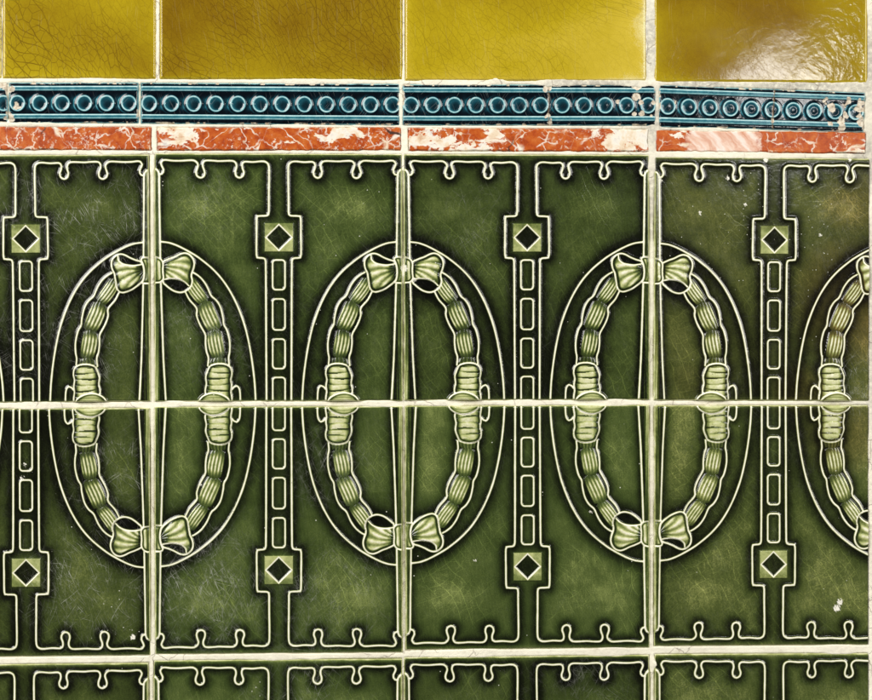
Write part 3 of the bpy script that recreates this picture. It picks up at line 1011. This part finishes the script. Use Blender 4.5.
def blue_tile(q, rings, w, label, props, chips=(), cracks=(), twin=0.4):
    h = 38.6
    F = Field(0, w, 0, h, 0.5)
    U, V = F.U, F.V
    names = {0: 'glazed_body', 1: 'moulding', 2: 'moulding'}
    sd = int(props['pattern_seed'] * 10)
    T = 0.91 + 0.10 * (fbm(U / 9, V / 9, sd) - .5)
    H = 0.25 * (fbm(U / 40, V / 40, sd + 1) - .5)
    hs = np.ones_like(U)
    # the field between the two mouldings is sunk a little, paler between the roundels
    cyr = 18.9
    for k, x in enumerate(rings):
        mid = x + 10.9
        for yy in (cyr + 3.6, cyr - 3.6):
            T -= 0.33 * np.exp(-(((U - mid) / 3.6) ** 2 + ((V - yy) / 3.2) ** 2))
    for i, yc in ((1, 33.2), (2, 6.4)):
        d = np.abs(V - yc - 0.25 * (fbm(U / 30, V * 0 + i, sd + 5) - .5))
        hs *= 1 - 0.8 * np.exp(-np.maximum(d - 2, 0) / 2.2)
        prof = np.clip(1 - (d / 2.5) ** 2, 0, 1)
        edge = np.exp(-((d - 1.6) / 0.75) ** 2)
        top = V > yc
        t = 0.37 - 0.25 * edge - 0.10 * np.where(top, edge, 0)
        m = sstep(2.7, 2.1, d)
        T = T * (1 - m) + t * m
        H = np.maximum(H, 0.9 * np.sqrt(prof))
        F.ID[d < 2.5] = i
    for k, x in enumerate(rings):
        r = np.hypot(U - x, V - cyr)
        lit = 0.5 + 0.5 * np.cos(np.arctan2(V - cyr, U - x) - 2.2)
        hs *= 1 - 0.5 * np.exp(-np.maximum(r - 8, 0) / 2.0) * (r > 7)
        # a disc with a raised lip, standing in a shallow collar
        d = np.abs(r - 7.0)
        inner = r < 7
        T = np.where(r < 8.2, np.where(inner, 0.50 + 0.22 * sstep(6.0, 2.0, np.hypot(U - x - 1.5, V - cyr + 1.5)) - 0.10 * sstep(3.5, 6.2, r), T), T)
        core = np.exp(-(d / 0.95) ** 4)
        T = T * (1 - core) + (0.07 + 0.12 * (fbm(U / 4, V / 4, sd + 7 + k) - .3)) * core
        H = np.maximum(H, 0.9 * np.exp(-(d / 1.8) ** 2) + 0.35 * (r < 7) * sstep(7, 0, r))
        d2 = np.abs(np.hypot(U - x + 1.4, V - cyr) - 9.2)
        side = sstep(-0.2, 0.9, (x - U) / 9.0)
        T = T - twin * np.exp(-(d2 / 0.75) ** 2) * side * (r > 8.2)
        F.ID[r < 8.4] = 3 + k
        names[3 + k] = 'roundel'
    # rim
    e = np.minimum(np.minimum(U, w - U), np.minimum(V, h - V))
    rag = 1.0 * (fbm(U / 8, V / 8, sd + 11) - 0.4)
    rim = sstep(1.2 + rag, 0.3 + rag, e)
    T = T * (1 - rim) + 0.12 * rim
    H = H - 1.4 * (1 - sstep(0, 2.0, e)) ** 2
    chip = np.zeros_like(U)
    for x, y, r, a in chips:
        chip = np.maximum(chip, a * np.exp(-(np.hypot(U - x, V - y) / r) ** 2))
    chip = np.where(chip > 0.02, chip * (0.02 + 1.75 * fbm(U / 3.6, V / 3.6, sd + 13)), 0)
    chip = np.maximum(chip, np.where(e < 1.6, fbm(U / 5, V / 5, sd + 15) - 0.12, 0) * 0.95)
    stain = np.zeros_like(U)
    for x, amt in cracks:
        line = np.abs(U - x - 2.2 * (fbm(V / 9, U * 0, sd + 14) - 0.5))
        stain = np.maximum(stain, amt * np.exp(-(line / 0.7) ** 2) * (0.4 + 0.8 * fbm(V / 4, U * 0 + 3, sd + 16)))
    H = H - 0.5 * sstep(0.42, 0.6, chip) - 0.4 * np.clip(stain, 0, 1)
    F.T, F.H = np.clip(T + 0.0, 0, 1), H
    F.extra = {'chip': np.clip(chip, 0, 1), 'stain': np.clip(stain, 0, 1)}
    ctr = np.mean([wall(*p) for p in q], axis=0)
    pl = quad_place(q, w, h)
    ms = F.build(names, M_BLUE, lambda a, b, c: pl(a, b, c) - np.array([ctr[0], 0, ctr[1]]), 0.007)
    root = empty('border_tile', (ctr[0], 0, ctr[1]))
    tag(root, label, 'border tile', 'dark blue border tiles')
    for k in sorted(ms):
        o = mesh_obj(names[k], ms[k], root)
        for a, b in props.items():
            o[a] = float(b)
    rects.append([wall(*p) for p in q])


def seeds(s, **kw):
    return dict(pattern_seed=s, **kw)


blue_tile([(-116, 82.4), (7.4, 82.6), (7.4, 123.0), (-116, 122.8)], [8.4 + 22.2 * k for k in range(6)], 123.2,
          'dark blue border tile showing only its end at the left of the frame', seeds(3.3), [(120, 35, 7, .8), (121, 6, 4, .7)])
blue_tile([(8.8, 82.6), (138.2, 82.5), (138.2, 123.0), (8.8, 123.0)], [8.6 + 22.15 * k for k in range(6)], 128.6,
          'short dark blue border tile with six rings, a pale worn ring at its left end', seeds(5.1),
          [(8.5, 16, 7.5, .62), (2, 33, 5, .9), (1, 5, 6, .8)], twin=0.5)
blue_tile([(140.8, 82.7), (399.2, 83.9), (399.2, 125.0), (140.8, 123.4)], [8.4 + 22.0 * k for k in range(12)], 257,
          'dark blue border tile with twelve clean rings under the second and darkest yellow tile', seeds(7.4), [(205, 34, 1.6, 1.0)], twin=0.3)
blue_tile([(402.8, 84.3), (655.8, 84.7), (655.8, 125.4), (402.8, 125.0)], [8.2 + 21.4 * k for k in range(12)], 251.4,
          'dark blue border tile cracked through the middle with cream chips at its right end', seeds(9.9),
          [(144.5, 8, 4.5, 1.0), (143, 36, 5, 1.1), (145, 3, 3, .9), (213, 22, 3.0, .9), (232, 27, 4.5, 1.0), (236, 21, 3.4, 1.0), (230, 11, 2.6, .9),
           (238, 11, 3.6, .95), (226, 33, 3, .6), (232, 37, 5, 1.1), (249, 22, 3.0, .9), (247, 9, 2, .9)], [(144.6, .9)], twin=0.25)
blue_tile([(659.2, 84.8), (865.6, 92.6), (863.6, 131.8), (659.2, 126.6)], [8.3 + 20.75 * k for k in range(10)], 204,
          'dark blue border tile set askew by the wall end, badly chipped at its right', seeds(12.2),
          [(16, 23, 3.5, .7), (113, 8, 4, .8), (171, 23, 6, .85), (165, 29, 4, .85), (180, 10, 6, .8), (170, 7, 4, .8), (188, 28, 8, .85), (186, 16, 5, .8),
           (200, 25, 8, 1.0), (203, 8, 7, 1.1), (199, 16, 4, .7), (182, 3, 5, .9)], [(113, 1.0)], twin=0.40)


# ------------------------------------------------------------------ yellow tiles and marble strips
def plain_tile(name, q, w, h, mat, label, cat, group, props, amp=0.35, step=0.8, ragged=0.0, soft=2.4, deep=0.40):
    F = Field(0, w, 0, h, step)
    # finer rows along the edges so the rounded rim is real
    def dens(n, L):
        e = np.array([0, .5, 1.0, 1.6, 2.4, 3.6])
        mid = np.linspace(5.0, L - 5.0, max(int((L - 10) / step), 3))
        return np.concatenate([e, mid, (L - e)[::-1]])
    F.us, F.vs = dens(F.nu, w), dens(F.nv, h)
    F.nu, F.nv = len(F.us), len(F.vs)
    F.U, F.V = np.meshgrid(F.us, F.vs)
    F.ID = np.zeros(F.U.shape, np.int32)
    U, V = F.U, F.V
    sd = int(props['pattern_seed'] * 10)
    e = np.minimum(np.minimum(U, w - U), np.minimum(V, h - V))
    H = amp * 2 * (fbm(U / 55, V / 55, sd) - .5) - 1.5 * (1 - sstep(0, soft, e)) ** 2
    T = deep - 0.13 * np.exp(-e / 7.0)
    rim = sstep(3.0, 0.6, e)
    T = T * (1 - rim) + 0.12 * rim
    F.H, F.T = H, T
    ctr = np.mean([wall(*p) for p in q], axis=0)
    pl = quad_place(q, w, h)

    def place(a, b, c):
        p = pl(a, b, c) - np.array([ctr[0], 0, ctr[1]])
        if ragged:
            j = ragged * S * (fbm(a / 5, b / 5, sd + 3) - .5)
            jj = ragged * S * (fbm(a / 5, b / 5, sd + 4) - .5)
            p = p + np.stack([j, 0 * j, jj], -1)
        return p
    me = F.build({0: name}, mat, place, 0.007)[0]
    o = mesh_obj(name, me)
    o.location = (ctr[0], 0, ctr[1])
    tag(o, label, cat, group)
    for a, b in props.items():
        o[a] = float(b)
    rects.append([wall(*p) for p in q])
    return o


YG, RG = 'plain yellow glazed tiles along the top', 'red marble strips under the blue border'
plain_tile('glazed_tile', [(-245, -166), (1.4, -166), (1.4, 78.2), (-245, 78)], 246, 243, M_YELLOW,
           'yellow glazed tile of which only a sliver shows at the left of the frame', 'wall tile', YG, seeds(31.3, tone=.1, crazing=1.0, ripple=.2))
plain_tile('glazed_tile', [(2.6, -166), (155.4, -166), (155.4, 78.6), (2.6, 78.2)], 152, 243, M_YELLOW,
           'narrow amber yellow tile with dark crazing at the left of the top row', 'wall tile', YG, seeds(33.4, tone=.04, crazing=1.0, ripple=.2))
plain_tile('glazed_tile', [(159.8, -165), (402.2, -165), (402.2, 79.6), (159.8, 78.7)], 241, 243, M_YELLOW,
           'deep amber crazed tile, second full tile in the top row', 'wall tile', YG, seeds(35.2, tone=.25, crazing=1.0, ripple=.2))
plain_tile('glazed_tile', [(405.0, -164), (646.2, -163), (646.2, 81.0), (405.0, 80.4)], 240, 243, M_YELLOW,
           'bright lemon yellow tile with faint crazing in the top row', 'wall tile', YG, seeds(38.8, tone=-.02, crazing=.5, ripple=.25))
plain_tile('glazed_tile', [(654.4, -162), (867.6, -158), (867.6, 83.4), (654.4, 81.9)], 212, 243, M_YELLOW,
           'rippled amber tile with bright window glints by the wall end in the top row', 'wall tile', YG, seeds(41.7, tone=.22, crazing=.35, ripple=1.1))
plain_tile('marble_strip', [(-96, 126.8), (150.8, 127.2), (150.8, 150.0), (-96, 149.6)], 247, 23, M_MARBLE,
           'deep red marble strip with few cream veins, left of all in its row', 'marble strip', RG, seeds(51.4, whiteness=-.07, bleached=0), .1, 1.5, 2.4, 1.2)
plain_tile('marble_strip', [(157.0, 127.4), (400.6, 127.6), (400.6, 150.2), (157.0, 150.2)], 243.6, 23, M_MARBLE,
           'orange red marble strip broken by pale patches, second from the left in its row', 'marble strip', RG, seeds(53.9, whiteness=.03, bleached=0), .1, 1.5, 2.4, 1.2)
plain_tile('marble_strip', [(408.4, 128.2), (648.0, 129.2), (648.0, 151.4), (408.4, 150.6)], 239.6, 23, M_MARBLE,
           'red marble strip with broad white patches, third from the left in its row', 'marble strip', RG, seeds(57.1, whiteness=.065, bleached=0), .1, 1.5, 2.4, 1.2)
plain_tile('marble_strip', [(656.2, 130.4), (866.0, 132.6), (865.2, 153.4), (656.2, 151.2)], 210, 22, M_MARBLE,
           'red marble strip bleached pink in the middle, by the wall end', 'marble strip', RG, seeds(59.6, whiteness=-.03, bleached=1.0), .1, 1.5, 2.4, 1.2)


# ------------------------------------------------------------------ grout and the wall behind
def make_grout():
    x0, x1, z0, z1 = -0.345, 0.305, 0.742, 1.420
    st = 0.00060
    xs, zs = np.arange(x0, x1, st), np.arange(z0, z1, st)
    X, Z = np.meshgrid(xs, zs)
    ins = np.full(X.shape, -1e3)
    for r in rects:
        p = np.array(r)
        d = np.full(X.shape, 1e3)
        for i in range(4):                  # tl, tr, br, bl: clockwise, inside lies to the right
            a, b = p[i], p[(i + 1) % 4]
            e = (b - a) / np.linalg.norm(b - a)
            d = np.minimum(d, -(e[0] * (Z - a[1]) - e[1] * (X - a[0])))
        ins = np.maximum(ins, d)
    ins = ins / S                           # photo pixels, positive under a tile
    n = fbm(X / S / 9, Z / S / 9, 3) - .5
    n2 = fbm(X / S / 3, Z / S / 3, 4) - .5
    big = fbm(X / S / 45, Z / S / 45, 6)
    H = -1.2 + 0.5 * n + 0.4 * n2
    lap = 0.9 * sstep(0.5, 0.75, big) + 0.5 * n
    for px, py, rx, rz, a in [(592, 82, 46, 4, 1.6), (555, 84, 14, 6, 2.0), (497, 79, 7, 4, 1.6), (640, 86, 18, 6, 1.6), (858, 86, 16, 6, 1.8),
                              (770, 83, 90, 3, 1.2), (655, 45, 6, 60, .8), (652, 190, 4, 22, 1.2), (649, 178, 5, 8, 1.3), (655, 125, 6, 26, 1.0),
                              (20, 123, 40, 3, 1.2), (80, 80, 60, 3, .7), (300, 81, 90, 3, .6), (400, 100, 5, 25, .8), (403, 272, 4, 7, 2.2), (656, 664, 5, 4, 1.8), (652, 402, 6, 4, 1.4)]:
        wx, wz = wall(px, py)
        lap = lap + a * np.exp(-(((X - wx) / S / rx) ** 2 + ((Z - wz) / S / rz) ** 2)) * (0.6 + 1.2 * fbm(X / S / 4, Z / S / 4, 8))
    lap = np.clip(lap, 0, 2.6)
    H = H + 0.55 * lap
    H = H - 5.0 * sstep(-1.2 + 1.5 * lap, 1.9 + 2.0 * lap, ins)
    Hm = np.maximum(H, -5.5)
    co = np.stack([X, -Hm * S, Z], -1).reshape(-1, 3)
    nz, nx = X.shape
    idx = np.arange(nx * nz).reshape(nz, nx)
    q = np.stack([idx[:-1, :-1], idx[:-1, 1:], idx[1:, 1:], idx[1:, :-1]], -1).reshape(-1, 4)
    me = make_mesh('grout', co, q, M_GROUT)
    o = mesh_obj('grout', me)
    o['kind'] = 'structure'


make_grout()


def box_mesh(name, lo, hi, mat):
    (a, b, c), (d, e, f) = lo, hi
    co = np.array([(a, b, c), (d, b, c), (d, e, c), (a, e, c), (a, b, f), (d, b, f), (d, e, f), (a, e, f)])
    q = np.array([(0, 3, 2, 1), (4, 5, 6, 7), (0, 1, 5, 4), (1, 2, 6, 5), (2, 3, 7, 6), (3, 0, 4, 7)])
    me = make_mesh(name, co, q, mat)
    me.polygons.foreach_set('use_smooth', np.zeros(6, bool))
    return me


w_ = mesh_obj('wall', box_mesh('wall', (-0.35, 0.0075, 0.735), (0.31, 0.12, 1.425), M_GROUT))
w_['kind'] = 'structure'

# ------------------------------------------------------------------ light
world = bpy.data.worlds.new('World')
scene.world = world
world.use_nodes = True
bg = world.node_tree.nodes['Background']
bg.inputs[0].default_value = (1.0, 0.98, 0.94, 1)
bg.inputs[1].default_value = 0.05


def area(name, pos, target, size, size_y, power, color):
    ld = bpy.data.lights.new(name, 'AREA')
    ld.shape = 'RECTANGLE'
    ld.size, ld.size_y = size, size_y
    ld.energy = power
    ld.color = color
    o = link(bpy.data.objects.new(name, ld))
    o.location = pos
    o.rotation_euler = (Vector(target) - Vector(pos)).to_track_quat('-Z', 'Y').to_euler()
    return o


area('doorway_light', (-1.7, -1.7, 2.3), (0, 0, 1.1), 1.3, 1.6, 86, (1.0, 0.97, 0.92))
area('hall_light', (1.9, -1.6, 2.0), (0, 0, 1.1), 1.2, 1.4, 54, (1.0, 0.96, 0.90))
area('window_light', (0.545, -1.25, 1.468), (0.2, 0, 1.25), 0.13, 0.075, 0.68, (1.0, 0.99, 0.97))

vs = scene.view_settings
vs.view_transform = 'Standard'
vs.look = 'None'
vs.exposure = 0.0
vs.gamma = 1.0
vs.use_curve_mapping = False
scene.cycles.max_bounces = 6
